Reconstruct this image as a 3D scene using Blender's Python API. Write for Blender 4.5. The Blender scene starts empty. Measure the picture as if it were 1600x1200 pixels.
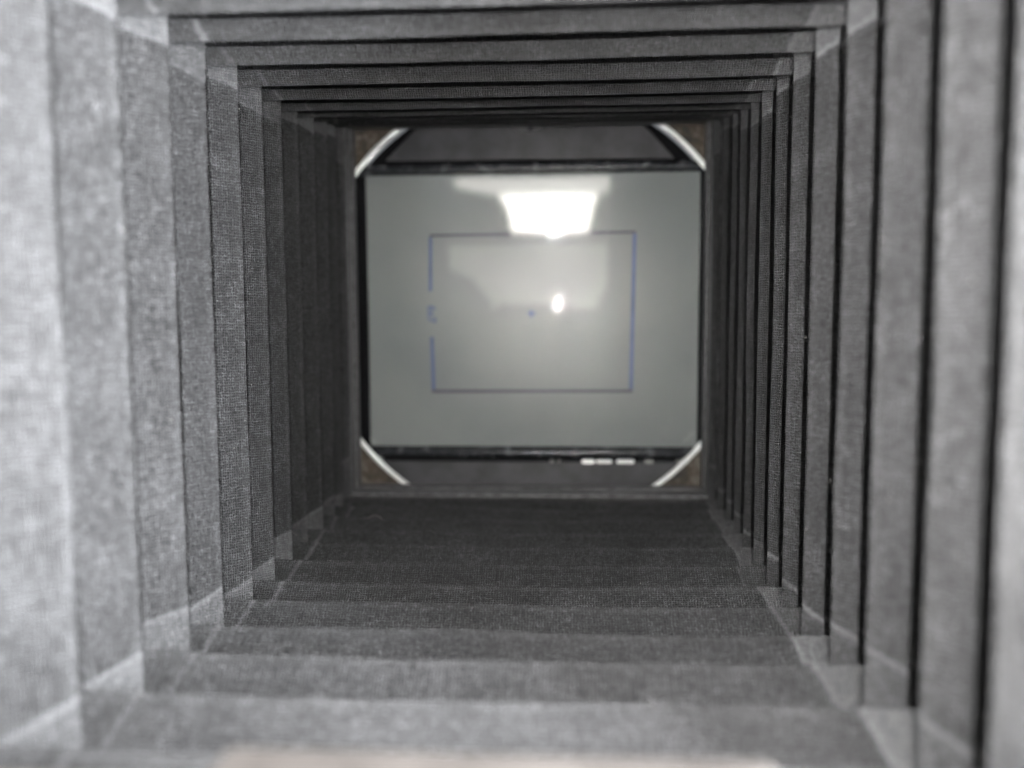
import bpy, bmesh, math, random
from mathutils import Matrix, Vector
random.seed(7)
scene = bpy.context.scene
C = scene.collection
MM = 0.001

# ------------------------------------------------------------------ camera
cd = bpy.data.cameras.new("camera")
cd.sensor_width = 36.0
cd.lens = 27.0
cd.clip_start = 0.002
cd.clip_end = 50
cd.dof.use_dof = True
cd.dof.focus_distance = 0.184
cd.dof.aperture_fstop = 8.2
cam = bpy.data.objects.new("camera", cd)
C.objects.link(cam)
R = Matrix(((0.9984909228570087, 0.0, 0.05491700075713547),
            (0.054763657173605616, 0.07467771432764402, -0.9957028577019204),
            (-0.004101076094272372, 0.9972077210806176, 0.07456501989586133)))
cam.matrix_world = R.to_4x4()
scene.camera = cam

# ------------------------------------------------------------------ world, lamp, exposure
w = bpy.data.worlds.new("World")
scene.world = w
w.use_nodes = True
w.node_tree.nodes["Background"].inputs[0].default_value = (0.9, 0.95, 1.0, 1)
w.node_tree.nodes["Background"].inputs[1].default_value = 0.25

ld = bpy.data.lights.new("torch", 'AREA')
ld.shape = 'RECTANGLE'
ld.size = 0.0025
ld.size_y = 0.009
ld.energy = 0.44
ld.color = (1.0, 0.985, 0.96)
lo = bpy.data.objects.new("torch", ld)
C.objects.link(lo)
lo.location = (12 * MM, -3 * MM, 12 * MM)
lo.rotation_euler = (math.radians(90), 0, 0)
# area lamps added round the open front, standing in for room daylight
def fill_lamp(name, loc, target, sx, sy, e, col):
    d = bpy.data.lights.new(name, 'AREA')
    d.shape = 'RECTANGLE'; d.size = sx * MM; d.size_y = sy * MM; d.energy = e; d.color = col
    o = bpy.data.objects.new(name, d)
    C.objects.link(o)
    o.location = [c * MM for c in loc]
    o.rotation_euler = (Vector(target) - Vector(loc)).to_track_quat('-Z', 'Y').to_euler()
    return o
fill_lamp("fill_lamp", (120, 33, -8), (-65, 92, 0), 70, 85, 8.6, (0.95, 0.975, 1.0))
fill_lamp("fill_lamp", (-125, 30, 10), (48, 90, 0), 70, 110, 1.9, (1.0, 0.99, 0.97))
fill_lamp("fill_lamp", (50, 24, 105), (25, 100, -52), 70, 60, 1.0, (1.0, 0.99, 0.98))
fill_lamp("fill_lamp", (0, 8, -110), (0, 130, 50), 110, 60, 1.0, (1.0, 0.99, 0.98))
scene.view_settings.view_transform = 'Standard'
scene.view_settings.look = 'None'
scene.view_settings.gamma = 1
scene.view_settings.exposure = 0.0
scene.cycles.max_bounces = 8

# ------------------------------------------------------------------ materials
def mat(name):
    m = bpy.data.materials.new(name)
    m.use_nodes = True
    nt = m.node_tree
    return m, nt, nt.nodes["Principled BSDF"]

def N(nt, t, **kw):
    n = nt.nodes.new(t)
    for k, v in kw.items():
        setattr(n, k, v)
    return n

def lk(nt, a, b):
    nt.links.new(a, b)

def math_n(nt, op, a, b=None, clamp=False):
    n = N(nt, 'ShaderNodeMath', operation=op, use_clamp=clamp)
    for i, x in enumerate((a, b)):
        if x is None:
            continue
        if isinstance(x, (int, float)):
            n.inputs[i].default_value = x
        else:
            lk(nt, x, n.inputs[i])
    return n.outputs[0]

def noise(nt, vec, scale, detail=3, rough=0.55, dist=0.0):
    n = N(nt, 'ShaderNodeTexNoise')
    n.inputs['Scale'].default_value = scale
    n.inputs['Detail'].default_value = detail
    n.inputs['Roughness'].default_value = rough
    n.inputs['Distortion'].default_value = dist
    lk(nt, vec, n.inputs['Vector'])
    return n.outputs['Fac']

def ramp(nt, fac, a, b, lo_=0.0, hi=1.0, smooth=True):
    n = N(nt, 'ShaderNodeMapRange')
    n.interpolation_type = 'SMOOTHSTEP' if smooth else 'LINEAR'
    n.inputs[1].default_value = a
    n.inputs[2].default_value = b
    n.inputs[3].default_value = lo_
    n.inputs[4].default_value = hi
    lk(nt, fac, n.inputs[0])
    return n.outputs[0]

def cloth_material():
    m, nt, p = mat("black_bookcloth")
    uv = N(nt, 'ShaderNodeUVMap').outputs[0]           # millimetres along / across the panel
    obj = N(nt, 'ShaderNodeObjectInfo')
    # shift every panel's print so that no two are alike
    comb = N(nt, 'ShaderNodeCombineXYZ')
    sh = math_n(nt, 'MULTIPLY', obj.outputs['Random'], 900.0)
    lk(nt, sh, comb.inputs[0]); lk(nt, sh, comb.inputs[1]); lk(nt, sh, comb.inputs[2])
    add = N(nt, 'ShaderNodeVectorMath', operation='ADD')
    lk(nt, uv, add.inputs[0]); lk(nt, comb.outputs[0], add.inputs[1])
    P = add.outputs[0]
    # threads: two sine sets with wobble and broken up by noise
    wob = N(nt, 'ShaderNodeTexNoise')
    wob.inputs['Scale'].default_value = 0.9
    wob.inputs['Detail'].default_value = 3
    lk(nt, P, wob.inputs['Vector'])
    wsc = N(nt, 'ShaderNodeVectorMath', operation='SCALE')
    lk(nt, wob.outputs['Color'], wsc.inputs[0]); wsc.inputs['Scale'].default_value = 0.9
    wp = N(nt, 'ShaderNodeVectorMath', operation='ADD')
    lk(nt, P, wp.inputs[0]); lk(nt, wsc.outputs[0], wp.inputs[1])
    sep = N(nt, 'ShaderNodeSeparateXYZ'); lk(nt, wp.outputs[0], sep.inputs[0])
    k = 2 * math.pi / 0.60
    sx = math_n(nt, 'SINE', math_n(nt, 'MULTIPLY', sep.outputs[0], k))
    sy = math_n(nt, 'SINE', math_n(nt, 'MULTIPLY', sep.outputs[1], k * 0.93))
    # slubs: stretched noise in both thread directions
    def stretched(sxx, syy):
        mp = N(nt, 'ShaderNodeMapping')
        mp.inputs['Scale'].default_value = (sxx, syy, 1)
        lk(nt, wp.outputs[0], mp.inputs[0])
        return noise(nt, mp.outputs[0], 1.0, 2, 0.6)
    s1 = stretched(2.4, 0.42)
    s2 = stretched(0.42, 2.4)
    fine = noise(nt, P, 3.1, 2, 0.7)
    weave = math_n(nt, 'MULTIPLY', math_n(nt, 'MAXIMUM', sx, sy), 0.5)
    h = math_n(nt, 'ADD', math_n(nt, 'ADD', weave, math_n(nt, 'MULTIPLY', s1, 1.3)),
               math_n(nt, 'ADD', math_n(nt, 'MULTIPLY', s2, 1.3), math_n(nt, 'MULTIPLY', fine, 1.9)))
    bump = N(nt, 'ShaderNodeBump')
    bump.inputs['Strength'].default_value = 1.0
    bump.inputs['Distance'].default_value = 0.00022
    lk(nt, h, bump.inputs['Height'])
    lk(nt, bump.outputs[0], p.inputs['Normal'])
    # dust, rubbing, cloudy wear, plus painted thread highlights
    cloud = noise(nt, P, 0.11, 5, 0.62, 0.4)
    cloud2 = noise(nt, P, 0.5, 4, 0.6)
    dust = ramp(nt, noise(nt, P, 3.0, 1, 0.5), 0.62, 0.82)
    warp = math_n(nt, 'MULTIPLY', ramp(nt, s1, 0.3, 0.70, 0.62, 1.4), ramp(nt, s2, 0.3, 0.70, 0.68, 1.35))
    b = ramp(nt, cloud, 0.3, 0.72, 0.82, 1.25)
    b = math_n(nt, 'MULTIPLY', b, ramp(nt, cloud2, 0.3, 0.7, 0.9, 1.1))
    b = math_n(nt, 'MULTIPLY', b, warp)
    b = math_n(nt, 'MULTIPLY', b, ramp(nt, math_n(nt, 'ADD', weave, math_n(nt, 'MULTIPLY', math_n(nt, 'SUBTRACT', fine, 0.5), 2.1)), -0.35, 1.45, 0.04, 3.7))  # thread highlights and dark holes between threads put into the colour
    b = math_n(nt, 'MULTIPLY', b, 0.030)
    b = math_n(nt, 'ADD', b, math_n(nt, 'MULTIPLY', dust, 0.05))
    # pale rubbed cloth where the stiffeners end and along the fold
    cr = N(nt, 'ShaderNodeAttribute', attribute_name='crease').outputs['Fac']
    bandw = N(nt, 'ShaderNodeAttribute', attribute_name='band').outputs['Fac']
    zonew = N(nt, 'ShaderNodeAttribute', attribute_name='zone').outputs['Fac']
    ridge = N(nt, 'ShaderNodeAttribute', attribute_name='ridge').outputs['Fac']
    wearn = noise(nt, P, 0.8, 4, 0.65)
    cr2 = math_n(nt, 'ADD', cr, math_n(nt, 'MULTIPLY', math_n(nt, 'SUBTRACT', wearn, 0.5), 1.2))
    band = math_n(nt, 'MULTIPLY', ramp(nt, cr2, -1.5, -0.2), ramp(nt, cr2, -0.2, 0.7, 1.0, 0.0))
    zone = ramp(nt, cr2, -0.1, 0.4, 1.0, 0.0)
    wear = math_n(nt, 'ADD', math_n(nt, 'MULTIPLY', band, bandw), math_n(nt, 'MULTIPLY', zone, zonew))
    wear = math_n(nt, 'MULTIPLY', wear, ramp(nt, wearn, 0.25, 0.7, 0.6, 1.2))
    rw = math_n(nt, 'MULTIPLY', ramp(nt, ridge, 0.86, 0.98), ramp(nt, cloud2, 0.42, 0.62, 0.15, 1.0))
    wear = math_n(nt, 'ADD', wear, math_n(nt, 'MULTIPLY', rw, 0.2))
    b = math_n(nt, 'ADD', b, math_n(nt, 'MULTIPLY', wear, 0.055))
    # neutral, a little cool; stray tinted specks
    rgb = N(nt, 'ShaderNodeCombineColor')
    lk(nt, b, rgb.inputs[0]); lk(nt, math_n(nt, 'MULTIPLY', b, 1.01), rgb.inputs[1])
    lk(nt, math_n(nt, 'MULTIPLY', b, 1.06), rgb.inputs[2])
    lk(nt, rgb.outputs[0], p.inputs['Base Color'])
    lk(nt, ramp(nt, fine, 0.3, 0.7, 0.42, 0.62), p.inputs['Roughness'])
    p.inputs['Specular IOR Level'].default_value = 0.42
    return m

def plain(name, col, rough, metal=0.0, spec=0.5, nscale=600, namp=0.3, bump=0.0, coat=0.0):
    m, nt, p = mat(name)
    tc = N(nt, 'ShaderNodeTexCoord').outputs['Object']
    n = noise(nt, tc, nscale, 5, 0.6)
    mix = N(nt, 'ShaderNodeMix', data_type='RGBA')
    lk(nt, ramp(nt, n, 0.3, 0.7), mix.inputs[0])
    mix.inputs[6].default_value = tuple(c * (1 - namp) for c in col) + (1,)
    mix.inputs[7].default_value = tuple(min(1, c * (1 + namp)) for c in col) + (1,)
    lk(nt, mix.outputs[2], p.inputs['Base Color'])
    p.inputs['Metallic'].default_value = metal
    p.inputs['Specular IOR Level'].default_value = spec
    p.inputs['Coat Weight'].default_value = coat
    lk(nt, ramp(nt, n, 0.3, 0.7, rough * 0.85, min(1, rough * 1.15)), p.inputs['Roughness'])
    if bump:
        b = N(nt, 'ShaderNodeBump')
        b.inputs['Strength'].default_value = 0.6
        b.inputs['Distance'].default_value = bump
        lk(nt, n, b.inputs['Height']); lk(nt, b.outputs[0], p.inputs['Normal'])
    return m

M_cloth = cloth_material()
M_rail = plain("black_painted_wood", (0.085, 0.085, 0.09), 0.5, nscale=300, namp=0.5, bump=0.0002)
M_plate = plain("satin_black_metal", (0.045, 0.045, 0.05), 0.42, spec=0.5, nscale=120, namp=0.3)
M_ledge = plain("gloss_black_metal", (0.035, 0.037, 0.042), 0.25, spec=0.6, nscale=200, namp=0.5)
M_gap = plain("gap_black", (0.006, 0.006, 0.007), 0.8, spec=0.1)
M_rim = plain("bare_bright_metal", (0.93, 0.96, 0.98), 0.46, metal=0.75, nscale=500, namp=0.06)
M_glint = plain("glint_steel", (0.95, 0.95, 0.93), 0.42, metal=0.6, nscale=900, namp=0.08)
M_wood = plain("pale_wood", (0.028, 0.0245, 0.0225), 0.6, nscale=90, namp=0.2, bump=0.0002)
M_lint = plain("pale_lint", (0.35, 0.34, 0.32), 0.8)

def corner_material():
    m, nt, p = mat("worn_brown_wood")
    tc = N(nt, 'ShaderNodeTexCoord').outputs['Object']
    n = noise(nt, tc, 170, 5, 0.7, 0.6)
    n2 = noise(nt, tc, 420, 4, 0.7)
    r = N(nt, 'ShaderNodeValToRGB')
    e = r.color_ramp.elements
    e[0].position = 0.36; e[0].color = (0.022, 0.021, 0.02, 1)
    e[1].position = 0.66; e[1].color = (0.16, 0.148, 0.13, 1)
    x = e.new(0.5); x.color = (0.06, 0.043, 0.028, 1)
    lk(nt, n, r.inputs[0])
    mx = N(nt, 'ShaderNodeMix', data_type='RGBA')
    lk(nt, ramp(nt, n2, 0.62, 0.74, 0, 0.6), mx.inputs[0])
    lk(nt, r.outputs[0], mx.inputs[6]); mx.inputs[7].default_value = (0.3, 0.27, 0.2, 1)
    lk(nt, mx.outputs[2], p.inputs['Base Color'])
    b = N(nt, 'ShaderNodeBump'); b.inputs['Distance'].default_value = 0.0006
    lk(nt, n2, b.inputs['Height']); lk(nt, b.outputs[0], p.inputs['Normal'])
    p.inputs['Roughness'].default_value = 0.6
    return m
M_corner = corner_material()

def ground_material():
    m, nt, p = mat("ground_glass")
    tc = N(nt, 'ShaderNodeTexCoord').outputs['Object']
    n = noise(nt, tc, 22, 4, 0.5)
    n2 = noise(nt, tc, 900, 2, 0.5)
    mx = N(nt, 'ShaderNodeMix', data_type='RGBA')
    lk(nt, ramp(nt, n, 0.25, 0.75), mx.inputs[0])
    mx.inputs[6].default_value = (0.205, 0.225, 0.231, 1)
    mx.inputs[7].default_value = (0.26, 0.276, 0.276, 1)
    lk(nt, mx.outputs[2], p.inputs['Base Color'])
    p.inputs['Roughness'].default_value = 0.36
    p.inputs['Specular IOR Level'].default_value = 0.52
    p.inputs['Coat Weight'].default_value = 0.035
    p.inputs['Coat Roughness'].default_value = 0.03
    p.inputs['Coat IOR'].default_value = 1.5
    return m
M_ground = ground_material()

def film_material():
    m = bpy.data.materials.new("clear_glass")
    m.use_nodes = True
    nt = m.node_tree
    nt.nodes.clear()
    out = N(nt, 'ShaderNodeOutputMaterial')
    tr = N(nt, 'ShaderNodeBsdfTransparent')
    gl = N(nt, 'ShaderNodeBsdfGlossy'); gl.inputs['Roughness'].default_value = 0.058
    fr = N(nt, 'ShaderNodeFresnel'); fr.inputs[0].default_value = 1.5
    mx = N(nt, 'ShaderNodeMixShader')
    lk(nt, fr.outputs[0], mx.inputs[0]); lk(nt, tr.outputs[0], mx.inputs[1]); lk(nt, gl.outputs[0], mx.inputs[2])
    lk(nt, mx.outputs[0], out.inputs[0])
    return m
M_film = film_material()

def ink(name, col):
    m, nt, p = mat(name)
    tc = N(nt, 'ShaderNodeTexCoord').outputs['Object']
    n = noise(nt, tc, 60, 3, 0.5)
    mx = N(nt, 'ShaderNodeMix', data_type='RGBA')
    lk(nt, ramp(nt, n, 0.3, 0.7), mx.inputs[0])
    mx.inputs[6].default_value = tuple(c * 0.8 for c in col) + (1,)
    mx.inputs[7].default_value = tuple(c * 1.2 for c in col) + (1,)
    lk(nt, mx.outputs[2], p.inputs['Base Color'])
    p.inputs['Roughness'].default_value = 0.4
    return m
M_ink_blue = ink("blue_ink", (0.10, 0.13, 0.29))
M_ink_violet = ink("violet_ink", (0.09, 0.07, 0.12))

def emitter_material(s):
    m = bpy.data.materials.new("reflection_glow")
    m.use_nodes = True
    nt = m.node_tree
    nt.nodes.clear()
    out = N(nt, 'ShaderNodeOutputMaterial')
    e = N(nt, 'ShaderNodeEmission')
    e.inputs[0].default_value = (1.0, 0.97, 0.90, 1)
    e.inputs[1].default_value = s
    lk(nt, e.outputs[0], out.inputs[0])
    return m

# ------------------------------------------------------------------ object helpers
def link_obj(name, me, m, parent=None):
    o = bpy.data.objects.new(name, me)
    C.objects.link(o)
    if m:
        me.materials.append(m)
    if parent:
        o.parent = parent
    return o

def empty(name, label, cat, loc=(0, 0, 0), group=None):
    o = bpy.data.objects.new(name, None)
    o.empty_display_size = 0.01
    C.objects.link(o)
    o.location = loc
    o['label'] = label
    o['category'] = cat
    if group:
        o['group'] = group
    return o

def mesh_from(verts, faces, smooth=False):
    me = bpy.data.meshes.new("mesh")
    me.from_pydata([tuple(c * MM for c in v) for v in verts], [], faces)
    me.update()
    if smooth:
        me.polygons.foreach_set('use_smooth', [True] * len(me.polygons))
    return me

def bm_obj(name, bm, m, parent, bevel=0.0, smooth=False):
    if bevel:
        bmesh.ops.bevel(bm, geom=list(bm.edges), offset=bevel * MM, segments=2, affect='EDGES', profile=0.5)
    me = bpy.data.meshes.new(name)
    bmesh.ops.recalc_face_normals(bm, faces=bm.faces)
    bm.to_mesh(me); bm.free()
    if smooth:
        me.polygons.foreach_set('use_smooth', [True] * len(me.polygons))
    return link_obj(name, me, m, parent)

def box_bm(x0, x1, y0, y1, z0, z1, bm=None):
    bm = bm or bmesh.new()
    vs = [bm.verts.new((x * MM, y * MM, z * MM)) for x in (x0, x1) for y in (y0, y1) for z in (z0, z1)]
    for f in ((0, 1, 3, 2), (4, 6, 7, 5), (0, 4, 5, 1), (2, 3, 7, 6), (0, 2, 6, 4), (1, 5, 7, 3)):
        bm.faces.new([vs[i] for i in f])
    return bm

def prism_bm(pts, y0, y1, bm=None):
    """polygon in x,z (mm) extruded from depth y0 to y1"""
    bm = bm or bmesh.new()
    a = [bm.verts.new((x * MM, y0 * MM, z * MM)) for x, z in pts]
    b = [bm.verts.new((x * MM, y1 * MM, z * MM)) for x, z in pts]
    bm.faces.new(a); bm.faces.new(b[::-1])
    n = len(pts)
    for i in range(n):
        bm.faces.new((a[i], b[i], b[(i + 1) % n], a[(i + 1) % n]))
    return bm

# ------------------------------------------------------------------ bellows measurements (mm, camera lens at the origin, depth along +y)
XR = [57.5, 57.1, 56.4, 55.0, 53.7, 52.2, 51.0, 49.5, 48.3, 47.5, 46.3, 45.9, 44.3]
XL = [-77.6, -76.1, -74.1, -73.0, -72.4, -71.0, -69.5, -68.1, -67.2, -65.6, -64.5, -63.2, -61.7]
DS = [286.1, 269.2, 252.3, 235.3, 218.2, 201.0, 183.7, 166.3, 148.8, 131.2, 113.5, 95.8, 77.9]
DH = [277.7, 260.8, 243.8, 226.7, 209.6, 192.3, 175.0, 157.5, 140.0, 122.4, 104.7, 86.9]
ZT = [71.7, 68.15, 64.7, 61.4, 58.6, 56.4, 54.6, 53.4, 51.8, 49.8, 48.6, 48.0]
ZF = [-63.1, -62.2, -61.5, -61.3, -60.4, -60.1, -59.7, -58.0, -56.7, -54.3, -52.5, -50.8]
DV = 11.0   # how far the valleys lie outside the ridges
DH2 = DH + [69.0]; ZT2 = ZT + [47.5]; ZF2 = ZF + [-49.0]

def ring(j):
    """j counts half pleats from the back; returns x0,x1,z0,z1,depth"""
    if j % 2 == 0:
        k = j // 2
        if k == 0:
            zt, zf = ZT2[0] + 2, ZF2[0] - .3
        else:
            zt, zf = (ZT2[k - 1] + ZT2[k]) / 2, (ZF2[k - 1] + ZF2[k]) / 2
        return XL[k], XR[k], zf - (DV if k else 1.5), zt + (DV if k else 3.0), DS[k]
    h = j // 2
    if h < 12:
        xl, xr = (XL[h] + XL[h + 1]) / 2, (XR[h] + XR[h + 1]) / 2
    else:
        xl, xr = -60.8, 43.6
    return xl - DV, xr + DV, ZF2[h], ZT2[h], DH2[h]
RINGS = [ring(j) for j in range(26)]

def corners(j):
    x0, x1, z0, z1, d = RINGS[j]
    return {'lb': Vector((x0, d, z0)), 'lt': Vector((x0, d, z1)), 'rb': Vector((x1, d, z0)), 'rt': Vector((x1, d, z1))}

SIDES = {'left': ('lb', 'lt', Vector((1, 0, 0))), 'right': ('rb', 'rt', Vector((-1, 0, 0))),
         'top': ('lt', 'rt', Vector((0, 0, -1))), 'bottom': ('lb', 'rb', Vector((0, 0, 1)))}
# (band, zone) strength of pale wear at the low-u end and the high-u end
WEAR = {'left': ((0.7, 1.0), (0.2, 1.2)), 'right': ((1.5, 0.25), (0.9, 1.0)),
        'top': ((1.6, 0.05), (1.1, 0.8)), 'bottom': ((1.1, 0.0), (0.5, 0.8))}

NU, NV = 56, 9
VS = [0.0, 0.02, 0.05, 0.09, 0.14, 0.3, 0.55, 0.8, 0.95, 1.0]

def pleat_mesh(side, j):
    """ridge at ring j, faces towards ring j-1 and j+1"""
    a, b, inn = SIDES[side]
    ca = corners(j)
    verts, faces, uvs = [], [], []
    at = {'crease': [], 'band': [], 'zone': [], 'ridge': []}
    us = []
    for i in range(NU + 1):
        t = i / NU
        us.append(0.5 - 0.5 * math.cos(math.pi * t) if True else t)
    ph = [random.uniform(0, 6.28) for _ in range(6)]
    am = [random.uniform(-1, 1) for _ in range(6)]
    def bow(t):
        e = math.sin(math.pi * t)
        return (1.6 if side == 'bottom' else 1.0) * e * (0.22 * am[0] * math.sin(2.1 * t * 3 + ph[0]) + 0.14 * am[1] * math.sin(11 * t + ph[1]) + 0.07 * am[2] * math.sin(27 * t + ph[2]))
    sag = 0.9 if side == 'bottom' else (0.5 if side == 'top' else 0.0)
    if side == 'left' and j > 8:
        sag = 0.0
    prof = []
    for s, jj in ((-1, j - 1), (1, j + 1)):
        if jj < 0 or jj > 25:
            continue
        prof.append((s, jj, corners(jj)))
    wear = WEAR[side]
    wv = [random.uniform(0.35, 1.25) for _ in range(4)]
    e0, e1 = random.uniform(-1.9, 1.6), random.uniform(-1.9, 1.6)
    g0, g1 = random.uniform(.2, .6), random.uniform(.2, .6)
    for s, jj, cb in prof:
        base = len(verts)
        slot = None
        VV = [(v, 0.0) for v in VS]
        if s > 0 and side != 'bottom':
            if j + 2 <= 25:
                ix = {'left': 0, 'right': 1, 'top': 3}[side]
                X0, D0 = abs(RINGS[j][ix]), RINGS[j][4]
                Xv, Dv_ = abs(RINGS[jj][ix]), RINGS[jj][4]
                X1, D1 = abs(RINGS[j + 2][ix]), RINGS[j + 2][4]
                m_ = X1 / D1
                seen = (m_ * D0 - X0) / ((Xv - X0) + (D0 - Dv_) * m_)
            else:
                seen = 0.6
            seen = max(0.12, min(0.8, seen))
            s1 = seen * ((0.95 if j <= 10 else 0.98) if side == 'left' else 0.80)
            VV = [(v * s1, 0.0) for v in (0.0, 0.05, 0.12, 0.25, 0.5, 0.75, 0.93, 0.99)] + \
                 [(s1 + 0.002, 0.25), (s1 + 0.006, 16.0 * s1 - 0.7), (s1 + 0.35 * (1 - s1), 8.6), (0.9, 9.0), (1.0, 0.0)]
            if side == 'left':
                VV = VV[:8] + [(s1 + 0.003, 0.2), (s1 + 0.008, 1.3), (s1 + 0.2 * (1 - s1), 1.6), (0.95, 0.4), (1.0, 0.0)]
        A0, A1, B0, B1 = ca[a], ca[b], cb[a], cb[b]
        nrm = (A1 - A0).cross(B0 - A0).normalized()
        if nrm.dot(inn) < 0:
            nrm = -nrm
        wdt = (B0 - A0).length
        out = 0.0
        for v, back in VV:
            for t in us:
                P0 = A0.lerp(A1, t); P1 = B0.lerp(B1, t)
                P = P0.lerp(P1, v)
                # along-panel coordinate in mm from panel centre line
                ax = (A1 - A0).normalized()
                L = (A1 - A0).length
                q = (P - A0).dot(ax)
                lat = v * DV
                # edge of the stiffener, slanting
                lo_e = DV + 4.3 + e0 - g0 * lat
                hi_e = DV + 4.3 + e1 - g1 * lat
                c0, c1 = q - lo_e, (L - q) - hi_e
                cr = min(c0, c1)
                hi_end = c1 < c0
                # relief: stiffener board proud of the cloth, soft fold at the ridge
                st = max(0.0, min(1.0, (cr + .5) / 1.0)); st = st * st * (3 - 2 * st)
                edge = max(0.0, min(1.0, (v - 0.03) / 0.07)) * max(0.0, min(1.0, (0.97 - v) / 0.05))
                rel = 0.35 * st * edge
                crinkle = 0.28 * math.exp(-(cr / 0.9) ** 2) * edge
                rnd = -0.35 * max(0.0, 1 - v / 0.05) if v < 0.05 else 0.0
                ends = min(1.0, min(t, 1 - t) * 30)
                P = P + nrm * ((rel + crinkle) * ends)
                P = P + inn * (bow(t) * (1 - v) * 1.0 - sag * math.sin(math.pi * t) * (1 - v) * (1 if side == 'bottom' else -1) * 0.6 + rnd * 0.0)
                if back:
                    P = P + Vector((0, back * ends, 0))
                if v < 1 and v > 0:
                    warp = 0.12 * math.sin(math.pi * v) * math.sin(9 * t + ph[3] + s) * am[3] * math.sin(math.pi * t)
                    P = P + nrm * warp
                verts.append((P.x, P.y, P.z))
                uvs.append((q, s * v * wdt))
                at['crease'].append(cr)
                wr = wear[1] if hi_end else wear[0]
                at['band'].append(wr[0] * wv[0 if hi_end else 1])
                at['zone'].append(wr[1] * wv[2 if hi_end else 3])
                at['ridge'].append(1 - v)
        n = NU + 1
        for r in range(len(VV) - 1):
            for i in range(NU):
                q = base + r * n + i
                f = (q, q + 1, q + n + 1, q + n)
                faces.append(f if s > 0 else f[::-1])
    me = mesh_from(verts, faces, smooth=False)
    uvl = me.uv_layers.new(name="UVMap")
    li = [0] * len(me.loops)
    me.loops.foreach_get('vertex_index', li)
    flat = []
    for i in li:
        flat += uvs[i]
    uvl.data.foreach_set('uv', flat)
    for k_, arr in at.items():
        x = me.attributes.new(k_, 'FLOAT', 'POINT')
        x.data.foreach_set('value', arr)
    return me

DUST = []
bellows = empty("camera_bellows", "black cloth bellows seen from inside, square folded tunnel narrowing towards the viewer", "bellows", (0, 280 * MM, 0))
def panel_obj(me):
    # bring the mesh into the bellows' own frame
    rd = me.attributes['ridge'].data
    for _ in range(26):
        i = random.randrange(len(me.vertices))
        if rd[i].value > 0.55:
            DUST.append((me.vertices[i].co.copy(), me.vertices[i].normal.copy()))
    me.transform(Matrix.Translation((0, -280 * MM, 0)))
    me.polygons.foreach_set('use_smooth', [True] * len(me.polygons))
    return link_obj("pleat", me, M_cloth, bellows)
for k in range(13):
    for side in ('left', 'right'):
        panel_obj(pleat_mesh(side, 2 * k))
for h in range(13):
    for side in ('top', 'bottom'):
        j = 2 * h + 1
        if j <= 25:
            panel_obj(pleat_mesh(side, j))

bm = bmesh.new()
for co, nr in DUST:
    q = Vector((random.uniform(-1, 1), random.uniform(-1, 1), random.uniform(-1, 1))) * 1.2 * MM
    q -= nr * q.dot(nr)
    if nr.y > 0:
        nr = -nr
    rr = random.choice((0.05, 0.06, 0.08, 0.11)) * MM
    bmesh.ops.create_icosphere(bm, subdivisions=1, radius=rr, matrix=Matrix.Translation(co + q + nr * 0.2 * MM - Vector((0, 0.28, 0))))
dust = bm_obj("dust_sparkle_specks", bm, M_lint, bellows)  # pale dust that also stands in for the sparkle of the cloth
dust['kind'] = "stuff"

# ------------------------------------------------------------------ front frame (pale wood ledge, bottom of the view)
ff = empty("front_frame", "pale wooden frame edge running blurred along the bottom of the view", "frame", (0, 62 * MM, 0))
def rail(name, parent, m, x0, x1, y0, y1, z0, z1, bevel=0.4):
    o = bm_obj(name, box_bm(x0, x1, y0, y1, z0, z1), m, parent, bevel)
    o.location = (-parent.location.x, -parent.location.y, -parent.location.z)
    return o
rail("rail", ff, M_wood, -80, 63, 58.0, 69.5, -60, -43.0, 0.8)
rail("raised_ledge", ff, M_wood, -31, 20, 60.0, 68.5, -42.95, -39.2, 1.2)
rail("rail", ff, M_wood, -80, 63, 58.0, 69.5, 53, 66, 0.8)
rail("rail", ff, M_wood, -84, -75.5, 58.0, 69.5, -38.2, 52.8, 0.8)
rail("rail", ff, M_wood, 58.5, 67, 58.0, 69.5, -38.2, 52.8, 0.8)

# ------------------------------------------------------------------ rear frame
rf = empty("rear_frame", "square black frame at the far end of the bellows around the glass", "frame", (-10 * MM, 293 * MM, 6 * MM))
XL0, XR0, ZB0, ZT0 = -77.3, 57.4, -62.8, 76.4
for (x0, x1, z0, z1) in ((XL0 - 9, XL0, ZB0 - 9, ZT0 + 9), (XR0, XR0 + 9, ZB0 - 9, ZT0 + 9),
                         (XL0 + .01, XR0 - .01, ZB0 - 9, ZB0), (XL0 + .01, XR0 - .01, ZT0, ZT0 + 9)):
    rail("rail", rf, M_rail, x0, x1, 286.6, 292.6, z0, z1, 0.5)
t = 0.9
for (x0, x1, z0, z1) in ((XL0 - 9, XL0 + t, ZB0 - 9, ZT0 + 9), (XR0 - t, XR0 + 9, ZB0 - 9, ZT0 + 9),
                         (XL0 + t + .01, XR0 - t - .01, ZB0 - 9, ZB0 + t), (XL0 + t + .01, XR0 - t - .01, ZT0 - t, ZT0 + 9)):
    rail("inner_lip", rf, M_rail, x0, x1, 292.7, 297.5, z0, z1, 0.4)

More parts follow.
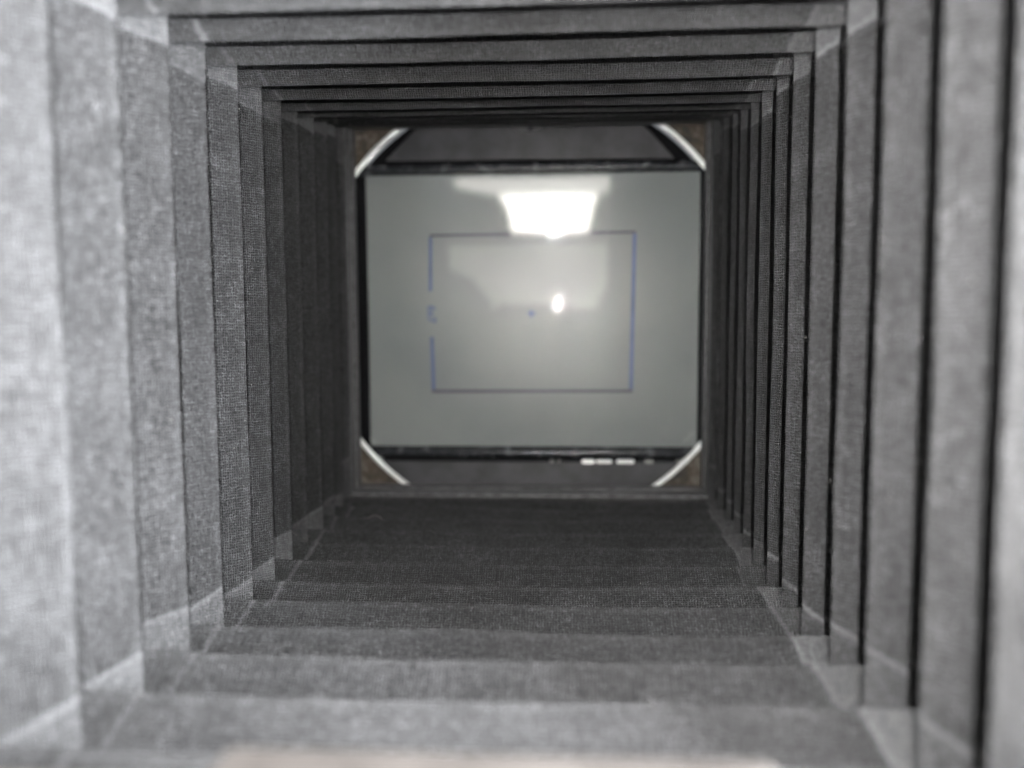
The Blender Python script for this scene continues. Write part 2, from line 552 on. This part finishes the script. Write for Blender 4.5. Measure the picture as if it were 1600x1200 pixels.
# ------------------------------------------------------------------ rotating back: ring, corner plates, dark plate
CX, CZ, RR = -9.7, 7.1, 84.9
rb = empty("rotating_back", "black camera back plate with bright metal ring showing at its four corners", "camera back", (CX * MM, 301 * MM, CZ * MM))
def shift(o, p):
    o.location = -p.location
    return o
def arc_pts(r, a0, a1, n):
    return [(CX + r * math.cos(a0 + (a1 - a0) * i / n), CZ + r * math.sin(a0 + (a1 - a0) * i / n)) for i in range(n + 1)]
quads = [(45, 'tr'), (135, 'tl'), (225, 'bl'), (315, 'br')]
for deg, nm in quads:
    a = math.radians(deg)
    half = math.radians(13.5)
    # corner plate: outside the ring
    sx = 1 if nm[1] == 'r' else -1
    sz = 1 if nm[0] == 't' else -1
    cx = (XR0 - 1.0) if sx > 0 else (XL0 + 1.0)
    cz = (ZT0 - 1.0) if sz > 0 else (ZB0 + 1.0)
    pts = arc_pts(RR + 0.5, a - math.radians(17), a + math.radians(17), 14)
    pts += [(CX + 104 * math.cos(a + math.radians(14)), CZ + 104 * math.sin(a + math.radians(14))),
            (CX + 110 * math.cos(a), CZ + 110 * math.sin(a)),
            (CX + 104 * math.cos(a - math.radians(14)), CZ + 104 * math.sin(a - math.radians(14)))]
    o = shift(bm_obj("corner_plate", prism_bm(pts, 299.0, 302.0), M_corner, rb, 0.0), rb)
    # bright rim segment, wider in its middle
    bm = bmesh.new()
    n = 22
    rows = []
    ext = math.radians(16.5)
    for i in range(n + 1):
        u = i / n
        ang = a - ext + 2 * ext * u
        ww = 0.75 + 0.28 * math.sin(math.pi * u) + random.uniform(-.04, .04)
        sec = [(-ww, 0.9), (-ww * .85, 0.2), (-ww * .4, 0.0), (ww * .4, 0.0), (ww * .85, 0.25), (ww, 0.9)]
        rows.append([bm.verts.new(((CX + (RR + q) * math.cos(ang)) * MM, (297.7 + dp) * MM, (CZ + (RR + q) * math.sin(ang)) * MM)) for q, dp in sec])
    for i in range(n):
        for c in range(5):
            bm.faces.new((rows[i][c], rows[i][c + 1], rows[i + 1][c + 1], rows[i + 1][c]))
    bm.faces.new(rows[0]); bm.faces.new(rows[-1][::-1])
    shift(bm_obj("ring_edge", bm, M_rim, rb, smooth=False), rb)
# dark disc plates above and below the glass, chords of the ring
def chord_plate(z0, top):
    s = 1 if top else -1
    a0 = math.asin((z0 - CZ) / RR)
    pts = []
    if top:
        pts = arc_pts(RR - 0.6, a0, math.pi - a0, 48)
    else:
        pts = arc_pts(RR - 0.6, math.pi - a0, 2 * math.pi + a0, 48)
    return pts
for top in (True, False):
    z0 = 63.2 if top else -52.4
    pts = chord_plate(z0, top)
    shift(bm_obj("back_plate", prism_bm(pts, 303.0, 305.0), M_gap, rb), rb)
    if top:
        poly = [(-65.8, 65.0), (45.6, 64.0), (35.6, 74.6), (35, 79), (-54, 79), (-54.6, 75.6)]
        poly = [(-65.8, 64.7), (45.8, 63.9), (35.9, 74.9), (31, 78.5), (-50, 78.5), (-54.4, 76.0)]
    else:
        poly = [(-70.2, -53.6), (-57.5, -63.0), (-53, -67), (35, -67), (38.4, -63.4), (49.6, -53.6)]
    shift(bm_obj("trapezoid_panel", prism_bm(poly, 301.9, 302.9), M_plate, rb, 0.35), rb)
    # glossy ledge holding the glass
    zz = (59.0, 63.2) if top else (-51.8, -47.5)
    bm = bmesh.new()
    sec = [(303.2, zz[0]), (300.6, zz[0] + 0.9), (300.2, (zz[0] + zz[1]) / 2), (300.8, zz[1] - 0.7), (303.2, zz[1])] if top else \
          [(303.2, zz[1]), (300.8, zz[1] - 0.8), (300.2, (zz[0] + zz[1]) / 2), (300.6, zz[0] + 0.8), (303.2, zz[0])]
    v0 = [bm.verts.new((-76.4 * MM, y * MM, z * MM)) for y, z in sec]
    v1 = [bm.verts.new((56.6 * MM, y * MM, z * MM)) for y, z in sec]
    for i in range(4):
        bm.faces.new((v0[i], v1[i], v1[i + 1], v0[i + 1]))
    bm.faces.new((v0[4], v1[4], v1[0], v0[0]))
    bm.faces.new(v0); bm.faces.new(v1[::-1])
    shift(bm_obj("glass_ledge", bm, M_ledge, rb, 0.2), rb)
for x0, x1 in ((-79.5, -74.2), (56.4, 60)):
    shift(bm_obj("side_strip", box_bm(x0, x1, 303.4, 305.0, -52.2, 63), M_gap, rb), rb)  # near-black strips stand in for the dark gap beside the glass
# catch in the middle of the top edge
pts = [(-9.4 + 6.2 * math.cos(math.pi + math.pi * i / 14), 76.6 + 2.2 * math.sin(math.pi + math.pi * i / 14)) for i in range(15)]
shift(bm_obj("catch", prism_bm(pts, 299.4, 301.6), M_rail, rb, 0.2), rb)
bm = bmesh.new()
bmesh.ops.create_uvsphere(bm, u_segments=16, v_segments=8, radius=1.0 * MM, matrix=Matrix.Translation((-9.4 * MM, 299.4 * MM, 75.6 * MM)))
shift(bm_obj("catch_screw", bm, M_ledge, rb, smooth=True), rb)
# pale metal bars modelled in place of glints on the lower ledge
def capsule(x0, x1, z, y, r):
    bm = bmesh.new()
    n = 16
    pts = []
    for i in range(9):
        a = math.pi / 2 + math.pi * i / 8
        pts.append((x0 + r + r * math.cos(a), z + r * math.sin(a)))
    for i in range(9):
        a = -math.pi / 2 + math.pi * i / 8
        pts.append((x1 - r + r * math.cos(a), z + r * math.sin(a)))
    return prism_bm(pts, y - 0.6, y + 0.6, bm)
M_dull = plain("dull_steel", (0.28, 0.28, 0.27), 0.45, metal=0.5, nscale=900, namp=0.3)
for x0, x1, r, mm_ in ((10.8, 16.0, 0.9, M_glint), (16.6, 22.6, 0.75, M_glint), (24.4, 31.4, 0.85, M_glint),
                       (35.4, 38.8, .75, M_dull), (47.6, 50.6, .85, M_dull)):
    shift(bm_obj("glint_bar", capsule(x0, x1, -53.0, 300.6, r), mm_, rb, 0.25), rb)
shift(bm_obj("glint_line", box_bm(38.9, 47.5, 300.6, 301.0, -53.3, -52.7), M_ledge, rb), rb)  # thin bar in place of a faint glint along the ledge
for xx, r in ((-0.9, 0.75), (1.9, 0.6)):
    bm = bmesh.new()
    bmesh.ops.create_circle(bm, cap_ends=False, radius=r * MM, segments=20)
    ring_o = bpy.data.meshes.new("screw")
    bm.free()
    bm = bmesh.new()
    vs = []
    for i in range(20):
        a = 2 * math.pi * i / 20
        vs.append([bm.verts.new(((xx + q * math.cos(a)) * MM, y * MM, (-53.0 + q * math.sin(a)) * MM)) for q, y in ((r, 301.2), (r * .85, 300.7), (r * .55, 300.7), (r * .45, 301.1))])
    for i in range(20):
        j = (i + 1) % 20
        for c in range(3):
            bm.faces.new((vs[i][c], vs[i][c + 1], vs[j][c + 1], vs[j][c]))
    shift(bm_obj("screw_head", bm, M_dull, rb, smooth=False), rb)

# ------------------------------------------------------------------ ground glass and cover sheet
gg = empty("ground_glass", "pale grey ground glass focusing screen with a thin blue rectangle drawn on it", "focusing screen", (-9.5 * MM, 306 * MM, 5.5 * MM))
SZ, SX = 0.012, -0.014     # slight lean of the pane in its holder
def gy(x, z):
    return 306.0 - SZ * (z - 5.5) - SX * (x + 9.5)
def pane(pts, dfun, th):
    bm = bmesh.new()
    a = [bm.verts.new((x * MM, dfun(x, z) * MM, z * MM)) for x, z in pts]
    b = [bm.verts.new((x * MM, (dfun(x, z) + th) * MM, z * MM)) for x, z in pts]
    bm.faces.new(a); bm.faces.new(b[::-1])
    for i in range(len(pts)):
        j = (i + 1) % len(pts)
        bm.faces.new((a[i], b[i], b[j], a[j]))
    return bm
gpts = [(-78.2, -54), (58.9, -54), (59.3, 64), (-78.8, 64)]
gpts = [(-75.5, -54), (57.0, -54), (57.5, 64), (-76.1, 64)]
shift(bm_obj("pane", pane(gpts, gy, 1.6), M_ground, gg), gg)
def line(name, x0, z0, x1, z1, wd, m):
    d = Vector((x1 - x0, z1 - z0)); n = Vector((-d.y, d.x)).normalized() * wd / 2
    pts = [(x0 + n.x, z0 + n.y), (x1 + n.x, z1 + n.y), (x1 - n.x, z1 - n.y), (x0 - n.x, z0 - n.y)]
    shift(bm_obj(name, pane(pts, lambda x, z: gy(x, z) - 0.06, 0.05), m, gg), gg)
line("frame_line", -49.2, 36.0, 31.9, 36.7, 1.0, M_ink_violet)
line("frame_line", -49.1, -25.8, 31.1, -25.8, 1.25, M_ink_violet)
line("frame_line", 31.4, 36.1, 30.5, -25.1, 1.45, M_ink_blue)
line("frame_line", -48.9, 35.4, -49.2, 14.2, 1.3, M_ink_blue)
line("frame_line", -48.9, -4.0, -48.4, -25.1, 1.4, M_ink_blue)
line("centre_mark", -10.6, 5.2, -7.4, 5.2, 0.8, M_ink_blue)
line("centre_mark", -9.1, 6.6, -9.1, 3.4, 0.8, M_ink_blue)
fc = bpy.data.curves.new("lettering", 'FONT')
fc.body = "6x7"
fc.size = 4.6 * MM
fc.extrude = 0.02 * MM
fc.offset = 0.12 * MM
fc.align_x = 'CENTER'; fc.align_y = 'CENTER'
tmp = bpy.data.objects.new("tmp", fc)
C.objects.link(tmp)
bpy.context.view_layer.update()
me = bpy.data.meshes.new_from_object(tmp)
bpy.data.objects.remove(tmp)
lt = link_obj("lettering", me, M_ink_blue, gg)
lt.location = Vector((-49.0 * MM, (gy(-49, 5) - 0.08) * MM, 5.1 * MM)) - gg.location
lt.rotation_euler = (math.radians(90), math.radians(90), 0)

cs = empty("cover_glass", "clear glossy sheet leaning in front of the focusing screen, mirroring a bright patch", "glass sheet", (-9.5 * MM, 301 * MM, 5.5 * MM))
CZt, CXt = 0.1145, -0.0195
def cy(x, z):
    return 299.4 - CZt * (z - 5.5) - CXt * (x + 9.5)
shift(bm_obj("pane", pane([(-74.4, -47.4), (55.4, -47.4), (55.4, 58.8), (-74.4, 58.8)], cy, 0.02), M_film, cs), cs)

# ------------------------------------------------------------------ glowing slabs added behind the camera, shaped for the reflections in the sheet
def slab(pts, y):
    n = len(pts)
    return mesh_from([(x, y, z) for x, z in pts] + [(x, y - 1, z) for x, z in pts],
                     [tuple(range(n)), tuple(range(2 * n - 1, n - 1, -1))] +
                     [(i, (i + 1) % n, (i + 1) % n + n, i + n) for i in range(n)])
wo = empty("reflection_slabs", "unseen glowing slabs behind the camera, shaped for the pale reflections in the glass", "light", (0, -12 * MM, 20 * MM))
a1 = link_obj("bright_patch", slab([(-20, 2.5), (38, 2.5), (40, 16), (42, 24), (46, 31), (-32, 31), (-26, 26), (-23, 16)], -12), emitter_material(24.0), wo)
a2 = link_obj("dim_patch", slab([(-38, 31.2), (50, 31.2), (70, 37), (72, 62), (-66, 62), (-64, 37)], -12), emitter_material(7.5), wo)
a3 = link_obj("faint_patch", slab([(-36, -74), (46, -74), (47, -52), (60, -34), (84, -22), (86, -7), (-84, -7), (-80, -22), (-52, -34), (-38, -52)], -12), emitter_material(2.0), wo)  # added glow imitating the second, weaker reflection
for a_ in (a1, a2, a3):
    a_.location = -wo.location

# ------------------------------------------------------------------ lint and dust
def fibre(name, pts, r, label):
    cu = bpy.data.curves.new(name, 'CURVE')
    cu.dimensions = '3D'
    sp = cu.splines.new('BEZIER')
    sp.bezier_points.add(len(pts) - 1)
    for bp, p in zip(sp.bezier_points, pts):
        bp.co = tuple(c * MM for c in p)
        bp.handle_left_type = bp.handle_right_type = 'AUTO'
    cu.bevel_depth = r * MM
    cu.bevel_resolution = 1
    t_ = bpy.data.objects.new("t", cu); C.objects.link(t_)
    bpy.context.view_layer.update()
    me_ = bpy.data.meshes.new_from_object(t_)
    bpy.data.objects.remove(t_)
    o = link_obj(name, me_, M_lint)
    o['label'] = label; o['category'] = "fibre"
    return o
fibre("lint_fibre", [(-60, 240, -61.3), (-58, 241, -60.6), (-56, 240, -60.7), (-55, 239.4, -61.6)], 0.07, "tiny curled lint fibre on the dark floor pleats near the lower left corner")
